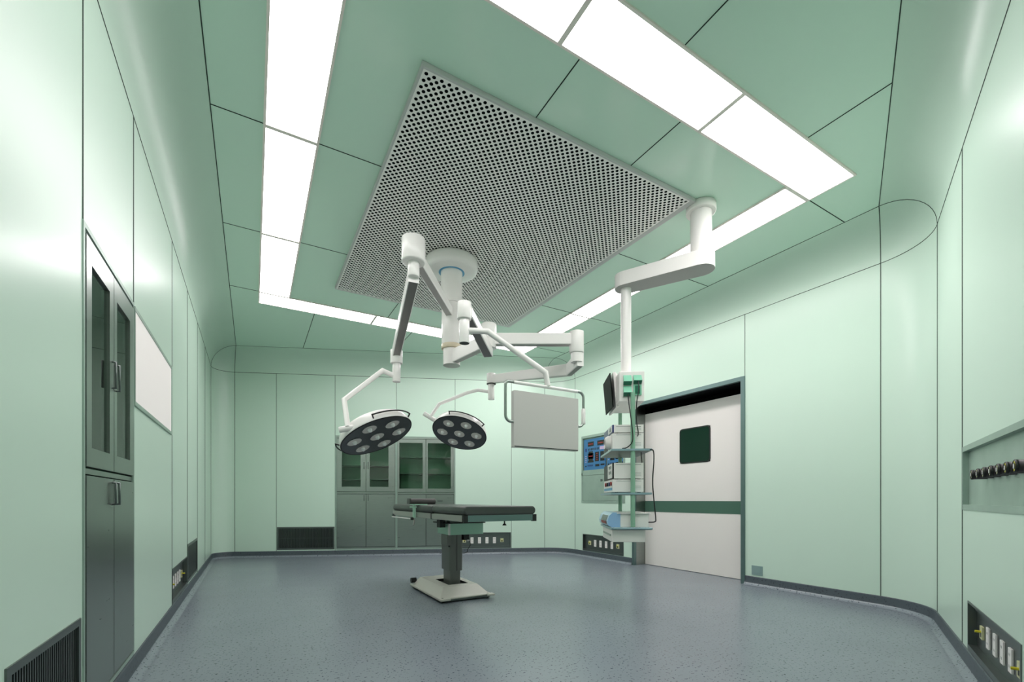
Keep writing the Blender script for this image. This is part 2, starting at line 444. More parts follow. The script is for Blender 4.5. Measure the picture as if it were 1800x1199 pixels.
# ------------------------------------------------------------------ perforated air supply panel
t = thing('air_supply_panel', 'large rectangular perforated metal air supply panel hanging just under the green ceiling', 'ceiling vent', ((PX0+PX1)/2, (PY0+PY1)/2, ZT))
b = MB(); a_ = .0231
x0, y0 = PX0+.012, PY0+.014; NX = int((PX1-PX0-.024)/a_)//2*2; NY = int((PY1-PY0-.028)/a_)//2*2
zp = 3.350
vs = []; fs = []; idx = {}
def vid(p):
    if p not in idx: idx[p] = len(vs); vs.append((x0+p[0]*a_, y0+p[1]*a_, zp))
    return idx[p]
K = 12; rh = .0112
for i in range(0, NX+1):
    for j in range(0, NY+1):
        if (i+j) % 2: continue
        if i in (0, NX) or j in (0, NY):
            q = [(i+1, j), (i, j+1), (i-1, j), (i, j-1)]
            q = [c for c in q if 0 <= c[0] <= NX and 0 <= c[1] <= NY]
            if len(q) == 3:
                fs.append([vid(c) for c in q])
            elif len(q) == 2:
                fs.append([vid((i, j))]+[vid(c) for c in q])
            continue
        D = [vid((i+1, j)), vid((i, j+1)), vid((i-1, j)), vid((i, j-1))]
        o = len(vs)
        for k in range(K):
            w = 2*PI*k/K; vs.append((x0+i*a_+rh*math.cos(w), y0+j*a_+rh*math.sin(w), zp))
        for s4 in range(4):
            k0 = s4*3
            fs.append([D[s4], D[(s4+1) % 4], o+(k0+3) % K, o+(k0+2), o+k0+1, o+k0])
b.add(vs, fs, GREYF); b.build('perforated_sheet', t)
b = MB(); ex, ey = x0+NX*a_, y0+NY*a_
for z0, z1 in ((zp-.0015, zp+.0285),):
    b.box(PX0, x0, PY0, PY1, z0, z1, EDGE); b.box(ex, PX1, PY0, PY1, z0, z1, EDGE)
    b.box(x0, ex, PY0, y0, z0, z1, EDGE); b.box(x0, ex, ey, PY1, z0, z1, EDGE)
b.build('edge_frame', t)
b = MB(); b.box(x0, ex, y0, ey, zp+.022, zp+.0285, VOID); b.build('plenum_dark_sheet', t)  # added black sheet, stands in for the darkness above the holes

# ------------------------------------------------------------------ plan helper: axes turned 30 degrees, origin below the room's near corner
c30, s30 = math.cos(R(30)), math.sin(R(30))
def Q(a, d, z): return V((c30*a+s30*d, -s30*a+c30*d, z))

# ------------------------------------------------------------------ surgical light pendant
CA, CD = -.604, 4.50
t = thing('surgical_light', 'white ceiling-hung surgical light with two round seven-bulb heads and a display on jointed arms', 'surgical light', Q(CA, CD, zp-.0015), -R(30))
T = t
b = MB(); c = Q(CA, CD, 0); zz = zp-.0015
b.lathe([(0, zz), (.235, zz), (.255, zz-.012), (.262, zz-.03), (.262, zz-.085), (.25, zz-.112), (.22, zz-.124), (.0, zz-.124)], c, (0, 0, 1), WHITE, 56)
b.build('ceiling_plate', T)
plabel(MB().cyl(Q(CA, CD, 3.222), Q(CA, CD, 3.227), .128, BLUE, 40).build('ring', T), 'thin blue ring under the ceiling plate')
b = MB(); b.cyl(Q(CA, CD, 2.905), Q(CA, CD, 3.224), .108, WHITE, 40)
b.cyl(Q(CA, CD, 2.46), Q(CA, CD, 2.905), .100, WHITE, 40, bev=.004); b.build('column', T)
plabel(MB().cyl(Q(CA, CD, 2.455), Q(CA, CD, 2.50), .103, CREAM, 40, bev=.006).build('collar', T), 'cream collar')
b = MB(); b.cyl(Q(CA, CD, 2.295), Q(CA, CD, 2.456), .084, WHITE, 36, capm=STEEL); b.build('column_end', T)

# arm to the left lamp
jA = (-.758, 3.46)
dA = Q(*jA, 0)-Q(CA, CD, 0); dA.normalize()
b = MB(); p = Q(CA, CD, 2.80)+dA*.07; q = Q(*jA, 2.862)-dA*.02
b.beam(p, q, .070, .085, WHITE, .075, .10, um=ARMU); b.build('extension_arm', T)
b = MB(); b.cyl(Q(*jA, 2.776), Q(*jA, 2.962), .091, WHITE, 36, bev=.01); b.build('swivel_joint', T)
b = MB(); b.cyl(Q(*jA, 2.665), Q(*jA, 2.778), .045, WHITE, 28, bev=.004); b.build('swivel_joint', T)
hA = (-1.10, 4.28)
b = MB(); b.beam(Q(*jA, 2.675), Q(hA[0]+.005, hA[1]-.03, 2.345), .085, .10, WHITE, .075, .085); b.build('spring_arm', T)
b = MB(); b.cyl(Q(*hA, 2.25), Q(*hA, 2.375), .057, WHITE, 28, bev=.004); b.cyl(Q(*hA, 2.075), Q(*hA, 2.25), .038, WHITE, 24, bev=.003)
b.build('swivel_joint', T)

def basis(c, theta, ratio):
    """axes of a lamp head at c (a,d,z) from the tilt of its face"""
    v = V((c[0], c[1], c[2]-.95)).normalized()
    rr = V((1, 0, 0)); rr = (rr-v*rr.dot(v)).normalized(); uu = rr.cross(v)
    th = R(theta); e1 = rr*math.cos(th)+uu*math.sin(th); mm = rr*math.sin(th)-uu*math.cos(th)
    sq = math.sqrt(1-ratio*ratio)
    n = -v*ratio+mm*sq; e2 = mm*ratio+v*sq
    return e1, e2, n
def lamp_head(c, theta, ratio, Rr, mount_deg, handles, phase, label):
    e1, e2, n = basis(c, theta, ratio)
    rot = Matrix.Rotation(-R(30), 3, 'Z')
    e1, e2, n = rot @ e1, rot @ e2, rot @ n
    o = Q(*c)
    F = Matrix(((e1.x, e2.x, n.x, o.x), (e1.y, e2.y, n.y, o.y), (e1.z, e2.z, n.z, o.z), (0, 0, 0, 1)))   # z = way the light shines
    b = MB(F); r = Rr
    b.lathe([(0, -.150*r/.33), (r*.25, -.148*r/.33), (r*.6, -.134*r/.33), (r*.82, -.112*r/.33), (r*.93, -.088*r/.33), (r*.985, -.05*r/.33), (r*1.012, -.012), (r*1.01, 0), (r*.985, .004)], (0, 0, 0), (0, 0, 1), WHITE, 64)
    h = b.build('lamp_head', T); plabel(h, label)
    b = MB(F); b.lathe([(r*.975, .002), (r*.985, .006), (r*1.005, .006), (r*1.012, .0)], (0, 0, 0), (0, 0, 1), BLACK, 64)
    b.lathe([(0, .004), (r*.985, .004)], (0, 0, 0), (0, 0, 1), LAMPF, 64, False); plabel(b.build('face_plate', h), 'dark grey face plate')
    pts = [(0, 0)]+[(r*.64*math.cos(R(phase+60*k)), r*.64*math.sin(R(phase+60*k))) for k in range(6)]
    for px, py in pts:
        b = MB(F); br = r*.195
        b.lathe([(br*1.06, .004), (br*1.06, .0075), (br, .008), (br*.98, .0055), (0, .0055)], (px, py, 0), (0, 0, 1), REFL, 32, False)
        b.lathe([(br*1.06, .004), (br*1.06, .009), (br*1.0, .009), (br*1.0, .005)], (px, py, 0), (0, 0, 1), LAMPF, 32)
        b.lathe([(br*.30, .0055), (br*.28, .022), (br*.12, .034), (0, .035)], (px, py, 0), (0, 0, 1), BULB, 16)
        b.build('bulb', h)
    for a0, a1 in handles:
        b = MB(F); P = []
        zb = -.03
        P.append((r*1.0*math.cos(R(a0)), r*1.0*math.sin(R(a0)), zb+.01))
        for k in range(15):
            w = R(a0+(a1-a0)*k/14); P.append((r*1.085*math.cos(w), r*1.085*math.sin(w), zb-.012))
        P.append((r*1.0*math.cos(R(a1)), r*1.0*math.sin(R(a1)), zb+.01))
        b.tube(P, .0065, BLACK, 10); b.build('handle', h)
    return h, F
cA = (-1.232, 4.10, 1.533)
hdA, FA = lamp_head(cA, 22, .385, .333, 0, ((-84, -16), (140, 192)), 21, 'left lamp head, larger in view, tilted up to the right')
# tube bracket of the left lamp
DAt = 4.13
def pxq(a, d, z): return Q(a, d, z)
mA = FA @ V((-.333*.80, -.333*.55, -.055))
elA = Q(-1.385, 3.79, 1.562)
b = MB()
b.tube([Q(hA[0]-.02, hA[1]-.01, 2.13), Q(-1.215, 4.22, 2.165), Q(-1.475, 3.95, 1.830), elA], .0225, WHITE, 16)
b.cyl(Q(-1.457, 3.79, 1.540), Q(-1.285, 3.82, 1.578), .026, WHITE, 20, bev=.003)
b.build('lamp_bracket', T)

# lower arm: to the right, then back to the second lamp
jB = (-.206, 3.97)
b = MB(); dB = (Q(*jB, 0)-Q(CA, CD, 0)).normalized()
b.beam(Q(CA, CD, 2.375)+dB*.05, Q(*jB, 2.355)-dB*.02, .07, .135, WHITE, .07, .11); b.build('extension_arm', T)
b = MB(); b.cyl(Q(*jB, 2.285), Q(*jB, 2.502), .069, WHITE, 32, bev=.008); b.build('swivel_joint', T)
kB = (.571, 3.97)
b = MB(); b.beam(Q(jB[0]+.04, jB[1], 2.365), Q(kB[0]-.03, kB[1], 2.365), .075, .100, WHITE); b.build('extension_arm', T)
b = MB(); b.cyl(Q(*kB, 2.245), Q(*kB, 2.435), .064, WHITE, 32, bev=.007); b.build('swivel_joint', T)
hB = (-.238, 5.15)
eB = (.532, 4.20)
b = MB()
b.cyl(Q(*kB, 2.165), Q(*kB, 2.25), .052, WHITE, 28)
b.beam(Q(kB[0]+.03, kB[1]-.03, 2.19), Q(*eB, 2.165), .06, .13, WHITE, .06, .11)
b.beam(Q(*eB, 2.165), Q(hB[0]+.02, hB[1], 2.335), .06, .11, WHITE, .06, .095); b.build('spring_arm', T)
b = MB(); b.cyl(Q(*hB, 2.28), Q(*hB, 2.398), .051, WHITE, 28, bev=.004); b.cyl(Q(*hB, 2.275), Q(*hB, 2.283), .053, BLACK, 28)
b.cyl(Q(*hB, 2.10), Q(*hB, 2.276), .036, WHITE, 24, bev=.003); b.build('swivel_joint', T)
cB = (-.622, 5.32, 1.738)
hdB, FB = lamp_head(cB, -16, .564, .322, 0, ((-120, -46), (104, 150)), -16, 'right lamp head, smaller in view, tilted down to the right')
mB = FB @ V((-.322*.86, -.322*.45, -.055))
elB = Q(-.95, 5.25, 1.925)
b = MB()
b.tube([Q(hB[0]-.02, hB[1], 2.19), Q(-.395, 5.17, 2.215), Q(-.51, 5.19, 2.19), Q(-.852, 5.26, 2.075), elB], .0185, WHITE, 16)
b.cyl(Q(-1.03, 5.25, 1.962), Q(-.845, 5.27, 1.848), .026, WHITE, 20, bev=.003)
b.build('lamp_bracket', T)

# short arm with the display
jC = (-.350, 3.30)
b = MB(); b.beam(Q(-.205, 3.86, 2.215), Q(jC[0]+.02, jC[1]+.03, 2.345), .085, .075, WHITE, .07, .075); b.build('extension_arm', T)
b = MB(); b.cyl(Q(*jC, 2.275), Q(*jC, 2.40), .052, WHITE, 28, bev=.005); b.cyl(Q(*jC, 2.10), Q(*jC, 2.277), .038, WHITE, 24, bev=.002, capm=BLACK)
b.build('swivel_joint', T)
MX0, MX1, MY, MZ0, MZ1 = 1.657, 2.251, 2.853, 1.338, 1.756
b = MB()
b.tube([Q(-.32, 3.30, 2.195), Q(-.178, 3.31, 2.192), V((1.940, MY-.005, 1.925)), V((1.966, MY, 1.828))], .021, WHITE, 16)
b.build('display_bracket', T)
b = MB(); b.rbox(MX0, MX1, MY-.012, MY+.028, MZ0, MZ1, .006, MONW, 'y')
mon = b.build('display', T)
b = MB(); b.box(MX0+.005, MX1-.005, MY-.0135, MY-.0115, MZ0+.004, MZ0+.010, BLACK); b.build('bottom_edge', mon)
def arcpts(c, r, a0, a1, n=6):
    return [V((c[0]+r*math.cos(R(a0+(a1-a0)*k/n)), MY, c[1]+r*math.sin(R(a0+(a1-a0)*k/n)))) for k in range(n+1)]
b = MB()
rr_ = .045
P = [V((MX0-.001, MY, 1.525))]+arcpts((1.592+rr_, 1.525+rr_), rr_, 270, 180)+arcpts((1.592+rr_*.6, 1.817-rr_*.6), rr_*.6, 180, 90) + arcpts((2.312-rr_, 1.817-rr_), rr_, 90, 0)+arcpts((2.312-rr_, 1.54+rr_), rr_, 0, -90)+[V((MX1-.002, MY, 1.54))]
b.tube(P, .0105, STEEL, 14); b.build('handle_frame', mon)
b = MB(); b.cyl(V((1.66, MY, 1.817)), V((2.25, MY, 1.817)), .0125, WHITE, 16); b.cyl(V((2.312, MY, 1.56)), V((2.312, MY, 1.685)), .0165, WHITE, 16, bev=.003)
b.build('grip', mon)

# ------------------------------------------------------------------ equipment pendant
EA, ED = 1.56, 3.71
E = thing('equipment_pendant', 'white ceiling-hung equipment pendant with a square head, two green poles and three shelves', 'medical pendant', Q(EA, ED, ZT), -R(33.3))
EM = PW[E.name].copy(); EM = Matrix.Translation(V((EM.translation.x, EM.translation.y, 0))) @ Matrix.Rotation(-R(33.3), 4, 'Z')
b = MB(EM); b.cyl((0, 0, ZT-.062), (0, 0, ZT-.001), .117, WHITEM, 40, bev=.006); b.build('ceiling_flange', E)
b = MB(EM); b.cyl((0, 0, 2.96), (0, 0, ZT-.06), .083, WHITE, 40); b.build('drop_tube', E)
PXx, PYy = -.553, .299
ang = math.atan2(PYy, PXx); pts = []
for k in range(13):
    w = ang+PI/2+PI*k/12; pts.append((PXx+.10*math.cos(w-0)*1.0, PYy+.10*math.sin(w)))
pts = [(PXx+.10*math.cos(ang-PI/2+PI*k/12), PYy+.10*math.sin(ang-PI/2+PI*k/12)) for k in range(13)] + \
      [(.108*math.cos(ang+PI/2+PI*k/12), .108*math.sin(ang+PI/2+PI*k/12)) for k in range(13)]
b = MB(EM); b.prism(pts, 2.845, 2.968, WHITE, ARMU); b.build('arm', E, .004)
b = MB(EM); b.cyl((PXx, PYy, 2.045), (PXx, PYy, 2.846), .046, WHITE, 32); b.build('drop_tube', E)
hb = MB(EM).box(-.648, -.437, .10, .63, 1.793, 2.05, WHITEM).build('service_head', E, .004)
def wedge_socket(x0, x1, z0, z1, flat=False):
    b = MB(EM)
    if flat: b.box(x0, x1, .088, .099, z0, z1, SOCKG); b.box(x0+.012, x1-.012, .085, .088, z0+.01, z1-.012, SOCKD)
    else:
        zm = z0+(z1-z0)*.3
        b.add([(x0, .099, z1), (x1, .099, z1), (x1, .060, zm), (x0, .060, zm), (x0, .099, z0), (x1, .099, z0), (x0, .099, zm), (x1, .099, zm)],
              [(0, 1, 2, 3), (0, 3, 6), (1, 7, 2)], SOCKG)
        b.add([(x0, .060, zm), (x1, .060, zm), (x1, .088, z0), (x0, .088, z0), (x0, .099, z0), (x1, .099, z0), (x0, .099, zm), (x1, .099, zm)],
              [(0, 1, 2, 3), (3, 2, 5, 4), (0, 3, 4, 6), (1, 7, 5, 2)], SOCKD)
    b.build('socket', hb)
wedge_socket(-.615, -.548, 1.93, 2.017); wedge_socket(-.615, -.548, 1.835, 1.925)
wedge_socket(-.530, -.463, 1.94, 2.017); wedge_socket(-.530, -.463, 1.845, 1.935, True)
for (yy, r_) in ((.066, .0195), (.655, .018)):
    b = MB(EM); b.cyl((-.541, yy, .722), (-.541, yy, 1.80 if yy > .1 else 1.86), r_, MINTD, 20); b.build('pole', E)
for (z1, n_) in ((1.383, 1), (1.013, 2), (.716, 3)):
    b = MB(EM); b.box(-.725, -.387, .042, .69, z1-.017, z1, SHELF)
    b.box(-.719, -.393, .050, .684, z1-.0185, z1-.0165, SHELFU)
    if n_ == 3: b.cyl((-.715, .036, z1-.006), (-.385, .036, z1-.006), .009, SHELF, 12)
    b.build('shelf', E)
b = MB(EM); b.box(-.715, -.435, .07, .60, .592, .696, WHITEM); dr = b.build('drawer', E, .004)
b = MB(EM); b.box(-.722, -.716, .12, .55, .64, .655, STEEL); b.build('handle', dr)
# side display of the pendant
TM = EM @ Matrix.Translation(V((-.633, .45, 1.935))) @ Matrix.Rotation(R(-5), 4, 'Y')
b = MB(TM)
b.add([(-.012, -.2, -.157), (-.012, .2, -.157), (-.012, .2, .157), (-.012, -.2, .157), (.045, -.15, -.11), (.045, .15, -.11), (.045, .15, .11), (.045, -.15, .11)],
      [(0, 1, 2, 3), (4, 5, 6, 7), (0, 1, 5, 4), (1, 2, 6, 5), (2, 3, 7, 6), (3, 0, 4, 7)], WHITEM)
b.box(-.03, -.012, -.2, .2, -.157, .157, WHITEM)
mo = b.build('side_display', E, .002)
b = MB(TM); b.box(-.062, -.054, -.205, .195, -.150, .150, SCREEN); b.box(-.055, -.03, -.05, .05, -.05, .05, BLACK)
plabel(b.build('screen', mo), 'black glossy screen')

# devices standing on the pendant's shelves
def device(name, label, x0, x1, y0, y1, z0, z1, feet=.006):
    o = thing(name, label, 'medical device', EM @ V(((x0+x1)/2, (y0+y1)/2, z0)), -R(33.3))
    b = MB(EM); b.box(x0+.012, x1, y0, y1, z0+feet, z1, WHITEM)
    b.box(x0+.03, x1-.02, y0-.001, y0, z1-.016, z1-.013, STEELD)
    for k in range(3): b.box(x1-.07, x1-.02, y0-.001, y0, z0+.03+k*.012, z0+.032+k*.012, STEELD)
    b.build('housing', o, .003)
    for xx in (x0+.04, x1-.03):
        for yy in (y0+.04, y1-.04): MB(EM).box(xx-.012, xx+.012, yy-.012, yy+.012, z0, z0+feet+.001, BLACK).build('foot', o)
    return o
X0, X1, Y0, Y1 = -.705, -.443, .105, .60
d1 = device('light_source', 'white boxed device with a round lens port on the top shelf', X0, X1, Y0, Y1, 1.3835, 1.522)
b = MB(EM); b.box(X0, X0+.012, Y0, Y1, 1.39, 1.522, WHITEM); b.box(X0-.002, X0, Y0+.25, Y1-.02, 1.395, 1.44, BLACK); b.build('front_panel', d1)
b = MB(EM); b.lathe([(.062, 0), (.060, .02), (.045, .045), (.036, .05), (.034, .042), (.0, .040)], (X0, Y0+.12, 1.455), (-1, 0, 0), WHITEM, 28)
b.lathe([(.034, .044), (.026, .047), (.022, .040)], (X0, Y0+.12, 1.455), (-1, 0, 0), BLACK, 20); b.build('port', d1)
d2 = device('camera_processor', 'flat white device with a navy front, on top of the one with the round port', X0, X1, Y0, Y1, 1.5225, 1.595)
b = MB(EM); b.box(X0, X0+.012, Y0, Y1, 1.528, 1.595, NAVY); b.build('front_panel', d2)
b = MB(EM); b.box(X0-.003, X0, Y0+.02, Y0+.22, 1.538, 1.588, WHITEM); b.box(X0-.005, X0-.003, Y0+.06, Y0+.14, 1.548, 1.578, CTLK); b.build('button_plate', d2)
d3 = device('insufflator', 'white device with coloured connectors and a blue strip, lower one on the middle shelf', X0, X1, Y0, Y1, 1.0135, 1.127)
b = MB(EM); b.box(X0, X0+.012, Y0, Y1, 1.02, 1.127, WHITEM); b.build('front_panel', d3)
b = MB(EM); b.box(X0-.003, X0, Y0+.02, Y1-.03, 1.035, 1.056, BLUE); b.build('blue_strip', d3)
for k, mm_ in enumerate((REDM, NAVY, BLACK, REDM)):
    b = MB(EM); b.cyl((X0, Y0+.05+.10*k, 1.09), (X0-.012, Y0+.05+.10*k, 1.09), .017, mm_, 16); b.build('connector', d3)
d4 = device('video_recorder', 'white device with a black front and white key plate, upper one on the middle shelf', X0, X1, Y0, Y1, 1.1275, 1.268)
b = MB(EM); b.box(X0, X0+.012, Y0, Y1, 1.134, 1.268, BLACK); b.build('front_panel', d4)
b = MB(EM); b.box(X0-.004, X0, Y0+.01, Y0+.24, 1.14, 1.262, WHITEM)
for k in range(2):
    for j in range(2): b.box(X0-.007, X0-.004, Y0+.05+.08*j, Y0+.09+.08*j, 1.175+.045*k, 1.20+.045*k, CTLK)
b.build('key_plate', d4)
d5 = thing('infusion_monitor', 'low white device with a curved light blue front on the bottom shelf', 'medical device', EM @ V((-.57, .35, .7165)), -R(33.3))
b = MB(EM); b.box(-.66, -.40, .10, .60, .7165, .832, WHITEM); b.box(-.67, -.385, .085, .61, .832, .840, WHITEM); b.build('housing', d5, .003)
b = MB(EM)
prf = [(-.64, .84), (-.705, .842), (-.735, .815), (-.752, .77), (-.745, .735), (-.715, .7165), (-.64, .7165)]
N = len(prf); A = [(x, .095, z) for x, z in prf]; B = [(x, .605, z) for x, z in prf]
b.add(A+B, [(i, (i+1) % N, N+(i+1) % N, N+i) for i in range(N)], SKYP); b.add(A, [tuple(range(N))], BLUEP); b.add(B, [tuple(range(N))], BLUEP)
f5 = b.build('front_shell', d5); plabel(f5, 'light blue curved front')
b = MB(EM); b.add([(-.737, .15, .818), (-.755, .15, .770), (-.755, .45, .770), (-.737, .45, .818)], [(0, 1, 2, 3)], CTLK)
b.add([(-.7555, .15, .768), (-.7505, .15, .742), (-.7505, .45, .742), (-.7555, .45, .768)], [(0, 1, 2, 3)], REDM); b.build('display', f5)
# cables
def cable(pts, label, r=.0045):
    pts = [EM @ V(p) for p in pts]; out = []
    P = [pts[0]]+pts+[pts[-1]]
    for i in range(1, len(P)-2):
        for k in range(8):
            u = k/8; p0, p1, p2, p3 = P[i-1], P[i], P[i+1], P[i+2]
            out.append(.5*((2*p1)+(-p0+p2)*u+(2*p0-5*p1+4*p2-p3)*u*u+(-p0+3*p1-3*p2+p3)*u**3))
    out.append(pts[-1])
    o = MB().tube(out, r, BLACK, 8).build('power_cable'); tag(o, label, 'cable', 'black cables of the equipment pendant')
cable([(-.58, .070, 1.845), (-.578, .055, 1.78), (-.565, .035, 1.65), (-.55, .030, 1.50), (-.555, .035, 1.435), (-.59, .06, 1.395), (-.625, .085, 1.389)], 'black cable from the lower left green socket curving onto the top shelf')
cable([(-.495, .070, 1.955), (-.497, .045, 1.88), (-.515, .04, 1.76), (-.515, .045, 1.62), (-.497, .06, 1.52), (-.495, .10, 1.495)], 'black cable from the upper right green socket down to the upper white device')
cable([(-.42, .06, 1.372), (-.392, .035, 1.372), (-.378, .03, 1.355), (-.375, .03, 1.28), (-.385, .03, 1.10), (-.372, .03, .92), (-.36, .03, .80), (-.365, .035, .768), (-.40, .10, .76)], 'long black cable hanging from the right end of the top shelf to the bottom device', .005)
cable([(-.45, .16, 1.37), (-.452, .15, 1.33), (-.447, .15, 1.28), (-.447, .16, 1.267)], 'short black cable between the top shelf and the video recorder', .004)

# ------------------------------------------------------------------ operating table
OT = thing('operating_table', 'operating table with dark grey padded top on a steel column and warm grey base', 'operating table', (1.75, 4.33, 0))
TX0, TX1, TY0, TY1 = 1.415, 2.085, 3.20, 5.46
b = MB()   # base cover: flange plate, then bevelled hood
bx0, bx1, by0, by1 = 1.483, 2.02, 3.865, 4.79
b.box(bx0+.02, bx1-.02, by0+.02, by1-.02, .012, .035, STEELD)
b.box(bx0, bx1, by0+.06, by1-.06, .022, .042, TBASE)
for xa, xb in ((bx0, bx0+.10), (bx1-.06, bx1+.02)):
    for ya, yb in ((by0, by0+.06), (by1-.06, by1)): b.box(xa, xb, ya, yb, .022, .042, TBASE)
b.box(bx0+.10, bx1-.06, by0+.02, by0+.06, .022, .042, TBASE); b.box(bx0+.10, bx1-.06, by1-.06, by1-.02, .022, .042, TBASE)
lo = [(bx0+.015, by0+.05), (bx1-.02, by0+.05), (bx1-.02, by1-.03), (bx0+.015, by1-.03)]
hi = [(bx0+.085, by0+.165), (bx1-.09, by0+.165), (bx1-.09, by1-.10), (bx0+.085, by1-.10)]
b.add([(*p, .042) for p in lo]+[(*p, .122) for p in hi], [(i, (i+1) % 4, 4+(i+1) % 4, 4+i) for i in range(4)], TBASE)
hx0, hx1, hy0, hy1 = hi[0][0], hi[1][0], hi[0][1], hi[2][1]
cx0, cx1, cy0, cy1 = 1.655, 1.865, 4.105, 4.47        # slot round the column
def ringrect(b, z, o, i, m):
    b.add([(o[0], o[2], z), (o[1], o[2], z), (o[1], o[3], z), (o[0], o[3], z), (i[0], i[2], z), (i[1], i[2], z), (i[1], i[3], z), (i[0], i[3], z)],
          [(0, 1, 5, 4), (1, 2, 6, 5), (2, 3, 7, 6), (3, 0, 4, 7)], m)
ringrect(b, .122, (hx0, hx1, hy0, hy1), (cx0, cx1, cy0, cy1), TBASE)
base = b.build('base', OT, .004)
b = MB(); b.box(cx0, cx1, cy0, cy1, .06, .10, BLACK)
for (p, q) in (((cx0, cy0), (cx1, cy0)), ((cx1, cy0), (cx1, cy1)), ((cx1, cy1), (cx0, cy1)), ((cx0, cy1), (cx0, cy0))):
    b.add([(*p, .06), (*q, .06), (*q, .122), (*p, .122)], [(0, 1, 2, 3)], BLACK)
b.build('column_slot', base)
for x, y in ((bx0+.035, by0+.05), (bx1-.035, by0+.05), (bx0+.035, by1-.05), (bx1-.035, by1-.05)):
    b = MB(); b.cyl((x, y-.012, .0225), (x, y+.012, .0225), .022, BLACK, 16); b.build('caster', base)
b = MB(); b.cyl((bx0-.006, by1-.055, .085), (bx0+.05, by1-.055, .085), .028, BLACK, 16); b.build('pedal', base)
b = MB(); b.rbox(1.715, 1.825, 4.20, 4.40, .095, .42, .014, TCOL, 'z'); b.rbox(1.700, 1.840, 4.18, 4.42, .24, .625, .020, TCOL, 'z')
b.box(1.772, 1.776, 4.1775, 4.181, .24, .625, BLACK)
b.build('column', OT)
b = MB(); b.box(1.66, 2.03, 4.10, 4.42, .606, .718, MINT); b.box(1.655, 1.672, 4.095, 4.12, .606, .718, WHITEM)
bl = b.build('slide_housing', OT, .003); plabel(bl, 'mint green satin housing')
b = MB(); b.box(1.62, 2.05, 4.09, 4.44, .718, .728, BLACK)
b.cyl((1.70, 4.12, .745), (1.70, 4.40, .745), .025, STEELD, 16); b.cyl((1.80, 4.12, .755), (1.80, 4.40, .755), .022, BLACK, 16)
b.box(1.66, 1.95, 4.16, 4.38, .726, .782, STEELD); b.box(1.585, 1.64, 4.15, 4.24, .68, .755, BLACK); b.build('tilt_mount', OT)
b = MB(); b.box(1.655, 1.70, 4.14, 4.30, .50, .605, TCOL); b.cyl((1.685, 4.16, .505), (1.685, 4.16, .485), .009, BLACK, 12); b.build('control_unit', OT)
b = MB(); b.box(1.842, 1.90, 4.16, 4.28, .545, .605, BLACK); b.box(1.875, 1.90, 4.15, 4.19, .535, .55, WHITEM)
P = [V((1.90+.02*math.sin(k*.5), 4.17, .54-.012*k)) for k in range(9)]+[V((1.89, 4.17, .43)), V((1.87, 4.18, .415)), V((1.842, 4.19, .41))]
b.tube(P, .0035, BLACK, 8); b.build('hand_control', OT)
# table top sections: frame rails and pads
zf0, zf1 = .778, .830
def section(y0, y1, x0, x1, nm):
    f = MB(); f.box(x0+.02, x1-.02, y0+.006, y1-.006, zf0+.008, zf1, STEELD)
    f.box(x0, x0+.016, y0+.012, y1-.012, zf0, zf1-.004, RAIL); f.box(x1-.016, x1, y0+.012, y1-.012, zf0, zf1-.004, RAIL)
    fo = f.build('section_frame', OT, .002)
    p = MB(); p.rbox(x0+.004, x1-.004, y0, y1, zf1-.002, .900, .034, PAD, 'y', 6)
    p.build('pad', OT, .012)
    return fo
s1 = section(TY0, 3.93, TX0, TX1, 'leg'); section(3.94, 5.235, TX0, TX1, 'seat'); section(5.245, TY1+.02, TX0+.13, TX1-.13, 'head')
b = MB()
b.box(TX0+.0, TX0+.035, TY0-.004, TY0+.03, zf0-.006, zf1, BLACK); b.box(TX1-.035, TX1, TY0-.004, TY0+.03, zf0-.006, zf1, BLACK)
b.box(TX0+.035, TX1-.035, TY0, TY0+.012, zf0, zf1-.002, FRAMET); b.build('end_plate', s1)
b = MB(); b.box(TX0+.002, TX0+.02, 3.925, 3.948, zf0-.004, zf1+.002, BLACK); b.build('hinge', OT)
b = MB(); b.cyl((1.86, 3.35, zf0-.03), (1.86, 3.35, zf0+.01), .006, BLACK, 12); b.cyl((1.86, 3.35, zf0-.045), (1.86, 3.35, zf0-.03), .018, BLACK, 14, r2=.012); b.build('knob', OT)
b = MB(); b.cyl((1.40, 4.45, .757), (1.40, 5.20, .757), .006, WHITEM, 12); b.box(1.397, 1.43, 5.17, 5.20, .757, .79, STEELD); b.build('pull_rod', OT)
ac = thing('rail_clamp', 'mint green T-shaped accessory clamp on the side rail of the operating table', 'clamp', (1.392, 4.36, .72))
b = MB(); b.box(1.355, 1.414, 4.345, 4.385, .875, .885, MINT); b.box(1.36, 1.52, 4.33, 4.40, .9005, .909, MINT); b.build('plate', ac)
b = MB(); b.box(1.384, 1.406, 4.35, 4.38, .772, .905, MINT); b.build('post', ac)
b = MB(); b.tube([(1.395, 4.365, .78), (1.395, 4.365, .735), (1.385, 4.35, .715), (1.38, 4.34, .70)], .008, RAIL, 10); b.cyl((1.36, 4.365, .765), (1.386, 4.365, .765), .014, BLACK, 14); b.build('screw', ac)
# head pillow
b = MB(Matrix.Translation(V((1.745, 5.16, .9005))))
b.rbox(-.15, .15, -.055, .055, 0, .066, .030, PILLOWM, 'x', 7); b.rbox(-.168, -.15, -.05, .05, .004, .070, .012, PAD, 'x', 4)
pl = b.build('pillow'); tag(pl, 'small grey bolster pillow lying at the head end of the operating table', 'pillow')

